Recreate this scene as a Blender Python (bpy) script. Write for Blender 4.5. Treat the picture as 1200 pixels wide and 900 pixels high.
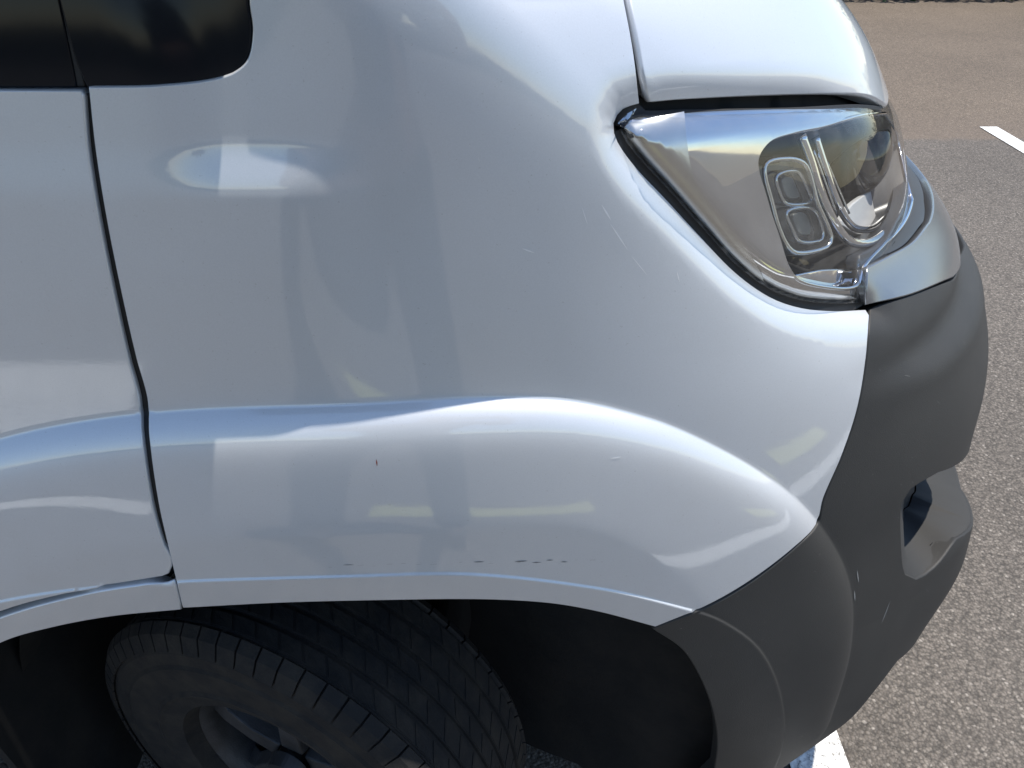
import bpy, bmesh, math, random, time
import numpy as np
from mathutils import Vector, Matrix
from mathutils.bvhtree import BVHTree
from mathutils.geometry import delaunay_2d_cdt

for o in list(bpy.data.objects): bpy.data.objects.remove(o)
SC = bpy.context.scene
COL = SC.collection
R = math.radians

# ------------------------------------------------------------------ camera
CAM_Z, PITCH, FPX = 1.37, R(35), 900.0
cam_d = bpy.data.cameras.new('camera')
cam = bpy.data.objects.new('camera', cam_d); COL.objects.link(cam)
cam_d.sensor_width = 36.0; cam_d.lens = 36.0 * FPX / 1200.0
cam_d.clip_start = 0.02; cam_d.clip_end = 2000
cam.location = (0, 0, CAM_Z); cam.rotation_euler = (R(90) - PITCH, 0, 0)
SC.camera = cam

# ------------------------------------------------------------------ world, sun, exposure
SUN = Vector((0.205, 0.062, 0.97)).normalized()          # towards the sun
W = bpy.data.worlds.new('World'); SC.world = W; W.use_nodes = True
nt = W.node_tree; nt.nodes.clear()
sky = nt.nodes.new('ShaderNodeTexSky'); sky.sky_type = 'NISHITA'; sky.sun_disc = False
sky.sun_elevation = math.asin(SUN.z); sky.sun_rotation = math.atan2(SUN.x, SUN.y)
sky.air_density = 1.0; sky.dust_density = 0.25; sky.ozone_density = 1.0
bg = nt.nodes.new('ShaderNodeBackground'); bg.inputs['Strength'].default_value = 0.138
wo = nt.nodes.new('ShaderNodeOutputWorld')
nt.links.new(sky.outputs[0], bg.inputs[0]); nt.links.new(bg.outputs[0], wo.inputs[0])
sd = bpy.data.lights.new('sun', 'SUN'); sd.energy = 4.3; sd.angle = R(0.53); sd.color = (1.0, 0.94, 0.86)
so = bpy.data.objects.new('sun', sd); COL.objects.link(so)
so.rotation_euler = SUN.to_track_quat('Z', 'Y').to_euler(); so.location = (4, 6, 9)
SC.view_settings.view_transform = 'Standard'; SC.view_settings.look = 'None'
SC.view_settings.gamma = 1.0; SC.view_settings.exposure = 0.5
SC.render.resolution_x = 1024; SC.render.resolution_y = 768
SC.render.engine = 'CYCLES'

# ------------------------------------------------------------------ helpers
def tag(o, label=None, cat=None, group=None, kind=None):
    if label: o['label'] = label
    if cat: o['category'] = cat
    if group: o['group'] = group
    if kind: o['kind'] = kind
    return o

def link(name, me, mat=None, parent=None):
    o = bpy.data.objects.new(name, me); COL.objects.link(o)
    if mat is not None and me is not None and len(me.materials) == 0: me.materials.append(mat)
    if parent is not None: o.parent = parent
    return o

def mesh_obj(name, verts, faces, mat, parent=None, normals=None, smooth=True):
    me = bpy.data.meshes.new(name)
    me.from_pydata([tuple(map(float, v)) for v in verts], [], faces)
    me.validate(); me.update()
    if smooth: me.polygons.foreach_set('use_smooth', [True] * len(me.polygons))
    if normals is not None: me.normals_split_custom_set_from_vertices([tuple(map(float, n)) for n in normals])
    return link(name, me, mat, parent)

def bm_obj(name, bm, mat, parent=None, smooth=False, bevel=0, seg=2):
    me = bpy.data.meshes.new(name)
    if bevel:
        bmesh.ops.bevel(bm, geom=bm.edges[:], offset=bevel, segments=seg, affect='EDGES', profile=0.6)
    bmesh.ops.recalc_face_normals(bm, faces=bm.faces)
    bm.to_mesh(me); bm.free()
    if smooth: me.polygons.foreach_set('use_smooth', [True] * len(me.polygons))
    return link(name, me, mat, parent)

def spl(xs, ys):
    xs = np.array(xs, float); ys = np.array(ys, float); n = len(xs); h = np.diff(xs)
    A = np.zeros((n, n)); r = np.zeros(n); A[0, 0] = A[-1, -1] = 1
    for i in range(1, n - 1):
        A[i, i-1] = h[i-1]; A[i, i] = 2 * (h[i-1] + h[i]); A[i, i+1] = h[i]
        r[i] = 6 * ((ys[i+1] - ys[i]) / h[i] - (ys[i] - ys[i-1]) / h[i-1])
    M = np.linalg.solve(A, r)
    def f(x):
        x = np.clip(x, xs[0], xs[-1]); i = np.clip(np.searchsorted(xs, x) - 1, 0, n - 2)
        a = xs[i+1] - x; b = x - xs[i]; hh = h[i]
        return (M[i]*a**3 + M[i+1]*b**3) / (6*hh) + (ys[i]/hh - M[i]*hh/6)*a + (ys[i+1]/hh - M[i+1]*hh/6)*b
    return f

def sstep(a, b, x):
    t = np.clip((x - a) / (b - a), 0, 1); return t * t * (3 - 2 * t)

def smooth_path(pts, closed=False, step=6.0):
    """Catmull-Rom through 2-D points; a third element 1 marks a sharp corner."""
    P = [np.array(p[:2], float) for p in pts]; C = [len(p) > 2 and p[2] for p in pts]; n = len(P); out = []
    rng = range(n) if closed else range(n - 1)
    for i in rng:
        a, b = P[i], P[(i+1) % n]
        p0 = P[i-1] if (closed or i > 0) else a
        p3 = P[(i+2) % n] if (closed or i + 2 < n) else b
        if C[i]: p0 = a
        if C[(i+1) % n]: p3 = b
        L = np.linalg.norm(b - a); k = max(1, int(L / step))
        d0 = np.linalg.norm(a - p0); d3 = np.linalg.norm(p3 - b)
        m1 = (b - p0) / (L + d0) * L if L + d0 > 0 else b - a
        m2 = (p3 - a) / (L + d3) * L if L + d3 > 0 else b - a
        for j in range(k):
            t = j / k; t2, t3 = t*t, t*t*t
            out.append((2*t3-3*t2+1)*a + (t3-2*t2+t)*m1 + (-2*t3+3*t2)*b + (t3-t2)*m2)
    if not closed: out.append(P[-1])
    return np.array(out)

# ------------------------------------------------------------------ node material helpers
class NT:
    def __init__(s, name):
        s.m = bpy.data.materials.new(name); s.m.use_nodes = True; s.t = s.m.node_tree
        s.t.nodes.clear(); s.out = s.n('OutputMaterial')
        s.tc = s.n('TexCoord')
    def n(s, k, **kw):
        q = s.t.nodes.new('ShaderNode' + k)
        for a, b in kw.items(): setattr(q, a, b)
        return q
    def l(s, a, b): s.t.links.new(a, b)
    def noise(s, scale, detail=3, rough=.5, dist=0, vec=None):
        q = s.n('TexNoise'); q.inputs['Scale'].default_value = scale; q.inputs['Detail'].default_value = detail
        q.inputs['Roughness'].default_value = rough; q.inputs['Distortion'].default_value = dist
        s.l(vec or s.tc.outputs['Object'], q.inputs['Vector']); return q.outputs['Fac']
    def ramp(s, fac, stops, interp='LINEAR'):
        q = s.n('ValToRGB'); s.l(fac, q.inputs[0]); e = q.color_ramp; e.interpolation = interp
        while len(e.elements) < len(stops): e.elements.new(0.5)
        for el, (p, c) in zip(e.elements, stops):
            el.position = p; el.color = (c, c, c, 1) if isinstance(c, (int, float)) else (*c, 1)
        return q.outputs[0]
    def mix(s, fac, a, b, mode='MIX'):
        q = s.n('MixRGB', blend_type=mode)
        for v, i in ((fac, 0), (a, 1), (b, 2)):
            if isinstance(v, (int, float)): q.inputs[i].default_value = v if i == 0 else (v, v, v, 1)
            elif isinstance(v, tuple): q.inputs[i].default_value = (*v, 1)
            else: s.l(v, q.inputs[i])
        return q.outputs[0]
    def math(s, op, a, b=0.0):
        q = s.n('Math', operation=op)
        for v, i in ((a, 0), (b, 1)):
            if isinstance(v, (int, float)): q.inputs[i].default_value = v
            else: s.l(v, q.inputs[i])
        return q.outputs[0]
    def bump(s, h, strength=.3, dist=.002, nrm=None):
        q = s.n('Bump'); q.inputs['Strength'].default_value = strength; q.inputs['Distance'].default_value = dist
        s.l(h, q.inputs['Height'])
        if nrm is not None: s.l(nrm, q.inputs['Normal'])
        return q.outputs[0]
    def bsdf(s, col, rough=.5, metal=0, nrm=None, **kw):
        q = s.n('BsdfPrincipled')
        def put(k, v):
            if isinstance(v, (int, float)): q.inputs[k].default_value = v
            elif isinstance(v, tuple): q.inputs[k].default_value = (*v, 1)
            else: s.l(v, q.inputs[k])
        put('Base Color', col); put('Roughness', rough); put('Metallic', metal)
        for k, v in kw.items(): put(k.replace('_', ' '), v)
        if nrm is not None: s.l(nrm, q.inputs['Normal'])
        s.l(q.outputs[0], s.out.inputs[0]); return q

def mat_simple(name, col, rough=.5, metal=0, bumpscale=None, bs=.15, bd=.001, **kw):
    t = NT(name); nrm = None
    v = t.noise(14, 4)
    c = t.mix(t.ramp(v, [(.35, .0), (.7, .25)]), tuple(col), tuple(x * .7 for x in col))
    if bumpscale: nrm = t.bump(t.noise(bumpscale, 2), bs, bd)
    t.bsdf(c, rough, metal, nrm, **kw); return t.m

def mat_paint():
    t = NT('van_paint')
    dirt = t.ramp(t.noise(5, 8, .68), [(.42, 0.0), (.72, 1.0)])
    speck = t.ramp(t.noise(420, 2, .5), [(.71, 0.0), (.75, 1.0)])
    base = t.mix(t.math('MULTIPLY', dirt, .22), (.70, .725, .752), (.60, .59, .57))
    base = t.mix(t.math('MULTIPLY', speck, .25), base, (.30, .28, .25))
    fl = t.noise(900, 1)
    base = t.mix(.06, base, t.ramp(fl, [(.3, .3), (.7, 1.0)]), 'MULTIPLY')
    cr = t.ramp(t.noise(9, 5, .6), [(.4, .035), (.75, .08)])
    t.bsdf(base, .45, .36, None, Coat_Weight=1.0, Coat_Roughness=cr, Coat_IOR=1.75, Coat_Normal=t.bump(t.noise(220, 2), .05, .0004))
    return t.m

def mat_asphalt():
    t = NT('asphalt')
    geo = t.n('NewGeometry'); pos = geo.outputs['Position']
    def vor(scale, feat='F1'):
        q = t.n('TexVoronoi', feature=feat); q.inputs['Scale'].default_value = scale; t.l(pos, q.inputs['Vector']); return q
    v1 = vor(165); v2 = vor(360)
    stone = t.ramp(t.n('SeparateColor').outputs[0], [(0, 0), (1, 1)])
    sc = t.n('SeparateColor'); t.l(v1.outputs['Color'], sc.inputs[0])
    tone = t.ramp(sc.outputs[0], [(0, (.094, .083, .070)), (.45, (.135, .117, .099)), (.8, (.172, .150, .127)), (.96, (.205, .18, .152)), (1, (.30, .27, .235))])
    gap = t.ramp(v1.outputs['Distance'], [(.35, 1.0), (.8, .55)])
    col = t.mix(1.0, tone, gap, 'MULTIPLY')
    sc2 = t.n('SeparateColor'); t.l(v2.outputs['Color'], sc2.inputs[0])
    fine = t.ramp(sc2.outputs[0], [(0, .65), (1, 1.3)])
    col = t.mix(.7, col, fine, 'MULTIPLY')
    big = t.noise(.9, 5, .6, vec=pos)
    col = t.mix(.55, col, t.ramp(big, [(.3, .75), (.7, 1.25)]), 'MULTIPLY')
    # older, paler and browner asphalt laid beyond the joint at y = 4.4 m
    sp = t.n('SeparateXYZ'); t.l(pos, sp.inputs[0])
    j = t.math('ADD', sp.outputs[1], t.math('MULTIPLY', t.math('SUBTRACT', t.noise(5, 4, vec=pos), .5), .16))
    far = t.ramp(t.math('DIVIDE', j, 10), [(.437, 0.0), (.441, 1.0)])
    old = t.mix(1.0, col, (1.14, 1.03, .90), 'MULTIPLY')
    strip = t.ramp(t.math('DIVIDE', j, 10), [(.437, 1.0), (.50, 0.0)])
    old = t.mix(t.math('MULTIPLY', strip, .35), old, (.17, .135, .108))
    col = t.mix(far, col, old)
    h = t.math('SUBTRACT', t.math('MULTIPLY', sc.outputs[1], .5), v1.outputs['Distance'])
    h = t.math('ADD', h, t.math('MULTIPLY', sc2.outputs[1], .3))
    t.bsdf(col, .82, 0, t.bump(h, .55, .005)); return t.m

def mat_roadpaint(name, col):
    t = NT(name); geo = t.n('NewGeometry'); pos = geo.outputs['Position']
    q = t.n('TexVoronoi'); q.inputs['Scale'].default_value = 110; t.l(pos, q.inputs['Vector'])
    w = t.ramp(t.noise(120, 4, .65, vec=pos), [(.38, 1.0), (.46, 0.0)])
    c = t.mix(t.math('MULTIPLY', w, .75), tuple(col), (.12, .11, .10))
    c = t.mix(.5, c, t.ramp(t.noise(30, 4, vec=pos), [(.3, .75), (.7, 1.05)]), 'MULTIPLY')
    t.bsdf(c, .7, 0, t.bump(q.outputs['Distance'], .7, .004)); return t.m

def mat_thin_glass(name, tint=(1, 1, 1), ior=1.5, rough=.01, dust=.07):
    t = NT(name)
    fr = t.n('Fresnel'); gg = t.n('NewGeometry')
    t.l(t.math('SUBTRACT', ior, t.math('MULTIPLY', gg.outputs['Backfacing'], ior - 1 / ior)), fr.inputs['IOR'])
    tr = t.n('BsdfTransparent'); tr.inputs[0].default_value = (*tint, 1)
    gl = t.n('BsdfGlossy'); gl.inputs['Roughness'].default_value = rough
    df = t.n('BsdfDiffuse'); df.inputs[0].default_value = (.6, .58, .54, 1)
    m1 = t.n('MixShader'); t.l(fr.outputs[0], m1.inputs[0]); t.l(tr.outputs[0], m1.inputs[1]); t.l(gl.outputs[0], m1.inputs[2])
    m2 = t.n('MixShader'); t.l(t.math('MULTIPLY', t.ramp(t.noise(60, 6, .7), [(.4, .25), (.8, 1.0)]), dust), m2.inputs[0])
    t.l(m1.outputs[0], m2.inputs[1]); t.l(df.outputs[0], m2.inputs[2]); t.l(m2.outputs[0], t.out.inputs[0])
    return t.m

def mat_plastic():
    t = NT('black_plastic')
    d = t.ramp(t.noise(4, 6, .6), [(.35, 0), (.8, 1)])
    c = t.mix(t.math('MULTIPLY', d, .6), (.031, .0308, .030), (.060, .058, .053))
    sp = t.ramp(t.noise(330, 2), [(.74, 0), (.77, 1)])
    c = t.mix(t.math('MULTIPLY', sp, .35), c, (.3, .29, .27))
    t.bsdf(c, .58, 0, t.bump(t.noise(900, 3), .35, .0008), Specular_IOR_Level=.4); return t.m

def mat_dirty(name, a, b, rough=.8, scale=9):
    t = NT(name); c = t.mix(t.ramp(t.noise(scale, 6, .6), [(.4, 0), (.75, 1)]), tuple(a), tuple(b))
    t.bsdf(c, rough, 0, t.bump(t.noise(scale * 12, 4), .3, .002)); return t.m

M = dict(
    paint=mat_paint(), asphalt=mat_asphalt(),
    white_line=mat_roadpaint('white_road_paint', (.78, .78, .75)),
    yellow_line=mat_roadpaint('yellow_road_paint', (.50, .51, .20)),
    plastic=mat_plastic(),
    seal=mat_simple('black_seal_and_shade', (.012, .012, .013), .6),
    inner=mat_simple('dark_inner_metal', (.006, .006, .007), .8),
    window=mat_simple('dark_window_glass', (.010, .012, .016), .10, Specular_IOR_Level=.22),
    frit=mat_simple('window_frit', (.022, .023, .026), .22),
    lens=mat_thin_glass('clear_lens', (.96, .97, .97)),
    chrome=mat_simple('lamp_chrome', (.72, .73, .75), .05, 1.0),
    frost=mat_simple('lamp_frosted_bezel', (.66, .66, .65), .26, 1.0),
    lampblack=mat_simple('lamp_black', (.03, .03, .031), .3),
    lampgrey=mat_simple('lamp_grey', (.20, .20, .19), .3, .3),
    lampwhite=mat_simple('lamp_white', (.55, .55, .54), .3),
    guide=mat_thin_glass('light_guide', (.80, .82, .83), 1.7, .03, .45),
    bulb=mat_simple('projector_glass', (.015, .017, .018), .04, Specular_IOR_Level=.9),
    silver=mat_simple('silver_trim', (.30, .31, .325), .25, .75),
    darktrim=mat_simple('dark_trim', (.045, .05, .06), .4),
    rubber=mat_dirty('tyre_rubber', (.007, .007, .0075), (.030, .025, .019), .85, 26),
    alloy=mat_dirty('alloy_rim', (.045, .045, .047), (.02, .019, .018), .5, 30),
    liner=mat_dirty('arch_liner', (.006, .006, .006), (.020, .017, .014), .9, 8),
)

# ------------------------------------------------------------------ the van's body surface  S(s, z)
# s runs along the plan outline (x on the straight side, then round the front corner), z is height.
YC = 1.47
YS = spl([.2, .4, .7, .95, 1.15, 1.25, 1.35, 1.55, 1.78], [.585, .553, .537, .531, .5315, .533, .541, .625, .73])
X0 = spl([.2, .8, 1.15, 1.3, 1.45, 1.78], [-.2, -.2, -.2, -.2, -.36, -.85])
ZT, XT = [1.10, 1.15, 1.20, 1.25, 1.32, 1.45, 1.6, 1.78], [.505, .473, .435, .379, .27, -.02, -.30, -.62]
ZB, XB = [.2, .3, .4, .5, .6, .7, .75], [.672, .685, .701, .717, .723, .714, .711]
XFA = spl(ZB + [.80, .85, .90, .95, 1.0, 1.05] + ZT, XB + [.705, .690, .665, .630, .585, .543] + XT)          # behind the lamp
XFB = spl(ZB + [.80, .855, .90, .922, .938, .96, .985, 1.0, 1.03, 1.05] + ZT, XB + [.709, .697, .678, .662, .634, .622, .603, .585, .547, .531] + XT)   # front, with its ledges
NZ = spl([.2, .35, .5, .65, .8, 1.0, 1.3, 1.78], [5.5, 5.0, 4.3, 3.7, 3.3, 3.1, 3.0, 2.8])
KS = 0.85
SMAX = KS * math.pi / 2

def base(s, z):
    s = np.asarray(s, float); z = np.asarray(z, float)
    w = sstep(.50, .62, s); x0, xf, ys, n = X0(z), XFA(z) * (1 - w) + XFB(z) * w, YS(z), NZ(z)
    ph = np.clip(s, 0, SMAX) / KS
    c = np.maximum(np.cos(ph), 1e-9); q = np.maximum(np.sin(ph), 1e-9)
    r = (c**n + q**n) ** (-1 / n)
    a, b = xf - x0, YC - ys
    x = x0 + a * r * np.sin(ph) + np.minimum(s, 0)
    y = YC - b * r * np.cos(ph)
    return np.stack([x, y, z], -1)

def fd_normal(f, s, z, e=.0006):
    du = f(s + e, z) - f(s - e, z); dv = f(s, z + e) - f(s, z - e)
    n = np.cross(du, dv); return n / np.maximum(np.linalg.norm(n, axis=-1, keepdims=True), 1e-12)

def seg_dist(s, z, line):
    """distance and signed side (positive = right-hand side of travel) to a polyline in (s, z)"""
    s = np.asarray(s, float); z = np.asarray(z, float); best = np.full(s.shape, 9.0); sg = np.zeros(s.shape)
    for (a, b) in zip(line[:-1], line[1:]):
        d = b - a; L2 = d @ d
        if L2 < 1e-14: continue
        t = np.clip(((s - a[0]) * d[0] + (z - a[1]) * d[1]) / L2, 0, 1)
        ex = s - a[0] - t * d[0]; ez = z - a[1] - t * d[1]; q = np.hypot(ex, ez)
        k = q < best - 1e-9
        best = np.where(k, q, best); sg = np.where(k, np.sign(ex * d[1] - ez * d[0]), sg)
    return best, sg

def in_poly(s, z, poly):
    s = np.asarray(s, float); z = np.asarray(z, float); c = np.zeros(s.shape, bool); n = len(poly); j = n - 1
    for i in range(n):
        xi, zi = poly[i]; xj, zj = poly[j]
        k = ((zi > z) != (zj > z)) & (s < (xj - xi) * (z - zi) / ((zj - zi) if zj != zi else 1e-12) + xi)
        c ^= k; j = i
    return c

class Probe:
    """measures where a line of sight meets a surface of the van, returning (s, z) on the body"""
    def __init__(self, f, off=0.0):
        S = np.concatenate([np.linspace(-1.3, -.6, 30), np.linspace(-.59, 1.2, 330)]); Z = np.linspace(.2, 1.6, 300)
        self.S, self.Z = S, Z
        SS, ZZ = np.meshgrid(S, Z, indexing='ij'); P = f(SS, ZZ)
        if off: P = P - off * fd_normal(f, SS, ZZ)
        m = len(Z); i, j = np.meshgrid(np.arange(len(S)-1), np.arange(m-1), indexing='ij'); q = (i*m + j).ravel()
        F = np.concatenate([np.stack([q, q+m, q+m+1], 1), np.stack([q, q+m+1, q+1], 1)])
        self.V = P.reshape(-1, 3); self.F = F; self.m = m
        self.t = BVHTree.FromPolygons(self.V.tolist(), F.tolist(), all_triangles=True)
    def __call__(self, px, py):
        d = Vector(((px - 600) / FPX, math.cos(PITCH) + (450 - py) / FPX * math.sin(PITCH), -math.sin(PITCH) + (450 - py) / FPX * math.cos(PITCH)))
        loc, n, i, _ = self.t.ray_cast(Vector((0, 0, CAM_Z)), d.normalized())
        if loc is None: return None
        A, B, C = (self.V[k] for k in self.F[i]); p = np.array(loc)
        v0, v1, v2 = B - A, C - A, p - A
        d00, d01, d11, d20, d21 = v0@v0, v0@v1, v1@v1, v2@v0, v2@v1; den = d00*d11 - d01*d01
        b = (d11*d20 - d01*d21) / den; c = (d00*d21 - d01*d20) / den; w = (1-b-c, b, c)
        s = sum(wk * self.S[k // self.m] for wk, k in zip(w, self.F[i])); z = sum(wk * self.Z[k % self.m] for wk, k in zip(w, self.F[i]))
        return np.array([s, z])
    def path(self, pts, closed=False, step=6.0):
        """pts: (px, py[,corner]) or ('sz', s, z[,corner]); smooth between sight points, straight between (s, z) points"""
        def hit(x, y):
            q = self(x, y); back = 0
            while q is None and back < 80: back += 2; q = self(x - back, y)
            if q is None: raise RuntimeError('miss %s %s' % (x, y))
            return q
        n = len(pts); out = []
        for i in range(n if closed else n - 1):
            p, q = pts[i], pts[(i + 1) % n]
            if p[0] != 'sz' and q[0] != 'sz':
                nb = [pts[i-1] if (closed or i > 0) else None, p, q, pts[(i+2) % n] if (closed or i + 2 < n) else None]
                run = [r for r in nb if r is not None and r[0] != 'sz']
                k = 1 if (nb[0] is not None and nb[0][0] != 'sz') else 0
                sm = smooth_path(run[k:k+2] if False else run, False, step)
                # keep only the samples of the middle span
                i0 = int(np.argmin(np.abs(sm - np.array(p[:2], float)).sum(1))); i1 = int(np.argmin(np.abs(sm - np.array(q[:2], float)).sum(1)))
                out += [hit(x, y) for x, y in sm[i0:max(i1, i0 + 1)]]
            else:
                a = np.array(p[1:3], float) if p[0] == 'sz' else hit(p[0], p[1])
                b = np.array(q[1:3], float) if q[0] == 'sz' else hit(q[0], q[1])
                k = max(1, int(np.linalg.norm(b - a) / (step * .0018)))
                out += [a + (b - a) * j / k for j in range(k)]
        if not closed: out.append(np.array(pts[-1][1:3], float) if pts[-1][0] == 'sz' else hit(*pts[-1][:2]))
        return np.array(out)

class Field:
    """signed distance to a line on the body, sampled on a fine grid and read back smoothly"""
    def __init__(self, line, h=.0035, signed=True):
        self.h = h; lo = line.min(0) - .12; hi = line.max(0) + .12
        lo = np.maximum(lo, (-1.35, .12)); self.lo = lo
        S = np.arange(lo[0], hi[0], h); Z = np.arange(lo[1], hi[1], h); self.n = (len(S), len(Z))
        SS, ZZ = np.meshgrid(S, Z, indexing='ij'); d, g = seg_dist(SS, ZZ, line); self.D = d * np.where(g == 0, 1, g) if signed else d
        self.hi = np.array((S[-1], Z[-1]))
    def __call__(self, s, z):
        s, z = np.asarray(s, float), np.asarray(z, float)
        u = np.clip((s - self.lo[0]) / self.h, 1, self.n[0] - 3.001); v = np.clip((z - self.lo[1]) / self.h, 1, self.n[1] - 3.001)
        i = u.astype(int); j = v.astype(int); u = u - i; v = v - j
        def w(t): return (-.5*t+t*t-.5*t**3, 1-2.5*t*t+1.5*t**3, .5*t+2*t*t-1.5*t**3, -.5*t*t+.5*t**3)
        wu, wv = w(u), w(v); r = 0
        for a in range(4):
            for b in range(4): r = r + wu[a] * wv[b] * self.D[i - 1 + a, j - 1 + b]
        return r

P0 = Probe(base)
CREST = P0.path([('sz', -.98, .50), (-220, 640), (-110, 560), (0, 512), (170, 482), (400, 471), (640, 464), (760, 488), (850, 527), (920, 571), (960, 611), (990, 660), (1003, 710), (1001, 770), (978, 850), ('sz', .545, .25), ('sz', .51, .05)], step=8)
LIP = P0.path([('sz', -.85, .50), (-160, 740), (0, 679), (200, 651), (430, 641), (560, 640), (700, 661), (800, 690), (838, 706), (880, 740), (905, 790), (912, 850), (896, 905), ('sz', .49, .20), ('sz', .48, .05)], step=8)
DIAG = P0.path([(470, -100), (530, -10), (620, 95), (740, 245), (830, 340), (890, 392), (960, 430), ('sz', .60, .935), ('sz', .95, .90)], step=10)[::-1]
F_DIAG = Field(DIAG, .006)
def diag_roll(s, z):
    d = F_DIAG(s, z) + .012; q = .5 * (d + np.sqrt(d * d + .0004))
    return np.where(q < .06, 1.5 * q * q, np.where(q < .14, .0054 + .18 * (q - .06) - .75 * (q - .06)**2, .015 + .06 * (q - .14))) * (1 - sstep(.45, .85, s)) * (1 - sstep(1.30, 1.42, z)) * sstep(.90, .98, z)
P1 = Probe(lambda s, z: base(s, z) - fd_normal(base, s, z) * (diag_roll(s, z) + .012)[..., None])
LAMP = P1.path([(750, 126, 1), (732, 132), (722, 147), (726, 164), (747, 193), (781, 229), (821, 273), (861, 315), (901, 344), (937, 357), (975, 361), (1010, 360, 1)], step=8)
LAMPTOP = P1.path([(750, 126), (800, 121), (900, 117), (1000, 115), (1040, 121), ('sz', 1.05, 1.135)], step=8)
def side(line, d):
    t = np.gradient(line, axis=0); t /= np.maximum(np.linalg.norm(t, axis=1, keepdims=True), 1e-9); return line + np.stack([t[:, 1], -t[:, 0]], 1) * d
SHK0, SHK1 = P0(165, 200)[0], P0(266, 200)[0]
z_sh = float(P0(200, 196)[1]); s_sh0 = float(P0(390, 200)[0]); s_sh1 = float(P0(450, 200)[0])
POCKET = P0.path([(1057, 590), (1067, 573), (1100, 553), ('sz', .80, .695), ('sz', .92, .70), ('sz', 1.0, .67), ('sz', .98, .58), ('sz', .84, .555), (1120, 632), (1100, 668), (1081, 684), (1067, 678), (1060, 645)], closed=True, step=10)

F_CREST, F_LIP, F_LAMP, F_TOP = Field(CREST), Field(LIP), Field(LAMP, .0016, False), Field(LAMPTOP, .0022, False)
def body(s, z):
    s = np.asarray(s, float); z = np.asarray(z, float)
    P = base(s, z); N = fd_normal(base, s, z)
    off = np.zeros(s.shape)
    # wheel-arch flare
    d = F_CREST(s, z)
    fr = sstep(.12, .5, s); bk = 1 - sstep(-.25, -.03, s); lam = .012 + .002 * bk
    e = np.sqrt(np.maximum(d, 0)**2 + .002**2) - .002
    fl = (.021 - .007 * fr + .002 * bk) * (1 - np.exp(-e / lam)) + (.115 - .05 * fr - .05 * bk) * (.13 - np.sqrt((.13 - np.minimum(e, .13))**2 + .0002) + .0141 * 0) * .98
    fl = fl + (.115 - .05 * fr - .05 * bk) * .98 * (math.sqrt(.13**2 + .0002) - .13)
    off = off + np.where(d > 0, fl, 0)
    # flat band round the wheel opening
    d = F_LIP(s, z)
    off = off + .0022 * sstep(0, .0022, d) - .10 * np.maximum(d, 0)
    # shoulder line along the doors, fading out on the fender
    amp = 1 - sstep(s_sh0 - .05, s_sh1, s); lean = 1 - sstep(s_sh0 - .08, s_sh1 + .05, s)
    t = z - (z_sh - .022); t = .5 * (t + np.sqrt(t * t + .003**2))
    kk = .25 + .75 * sstep(float(SHK0), float(SHK1), s)
    off = off + .0065 * amp * sstep(.95, 1.12, z) * (1 - kk * sstep(z_sh - .020, z_sh + .020, z)) - .055 * lean * np.minimum(t, .2)
    # rolled edge towards the headlight
    d = np.abs(F_LAMP(s, z))
    r1 = .013 * np.maximum(0, 1 - d / .034)**2
    d = np.abs(F_TOP(s, z))
    r2 = .012 * np.maximum(0, 1 - d / .03)**2 * (1 - sstep(.58, .75, s))
    off = off - np.sqrt(r1 * r1 + r2 * r2 + 1e-12) / (1 + .41 * np.minimum(r1, r2) / np.maximum(np.maximum(r1, r2), 1e-9))
    # the fender rolls over towards the hood and lamp
    off = off - diag_roll(s, z)
    # feature line of the bumper: upper face leans back, lower face tucks under
    w = sstep(.46, .58, s); t = .775 + .06 * (s - .5) - z
    off = off - w * .05 * np.minimum(.5 * (t + np.sqrt(t * t + .006**2)), .2)
    off = off + .020 * sstep(.60, .74, s) * sstep(.42, .55, z) * (1 - sstep(.60, .67, z))
    return P + N * off[..., None]

def even(line, step):
    d = np.concatenate([[0], np.cumsum(np.linalg.norm(np.diff(line, axis=0), axis=1))]); t = np.arange(0, d[-1], step)
    return np.stack([np.interp(t, d, line[:, 0]), np.interp(t, d, line[:, 1])], 1)
FEATURES = [(even(CREST, .005), (-.004, 0, .003, .006, .010, .015, .021)), (even(LIP, .003), (-.0012, 0, .0011, .0022, .004))]
PB = Probe(body)
SZ = PB.path

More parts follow.
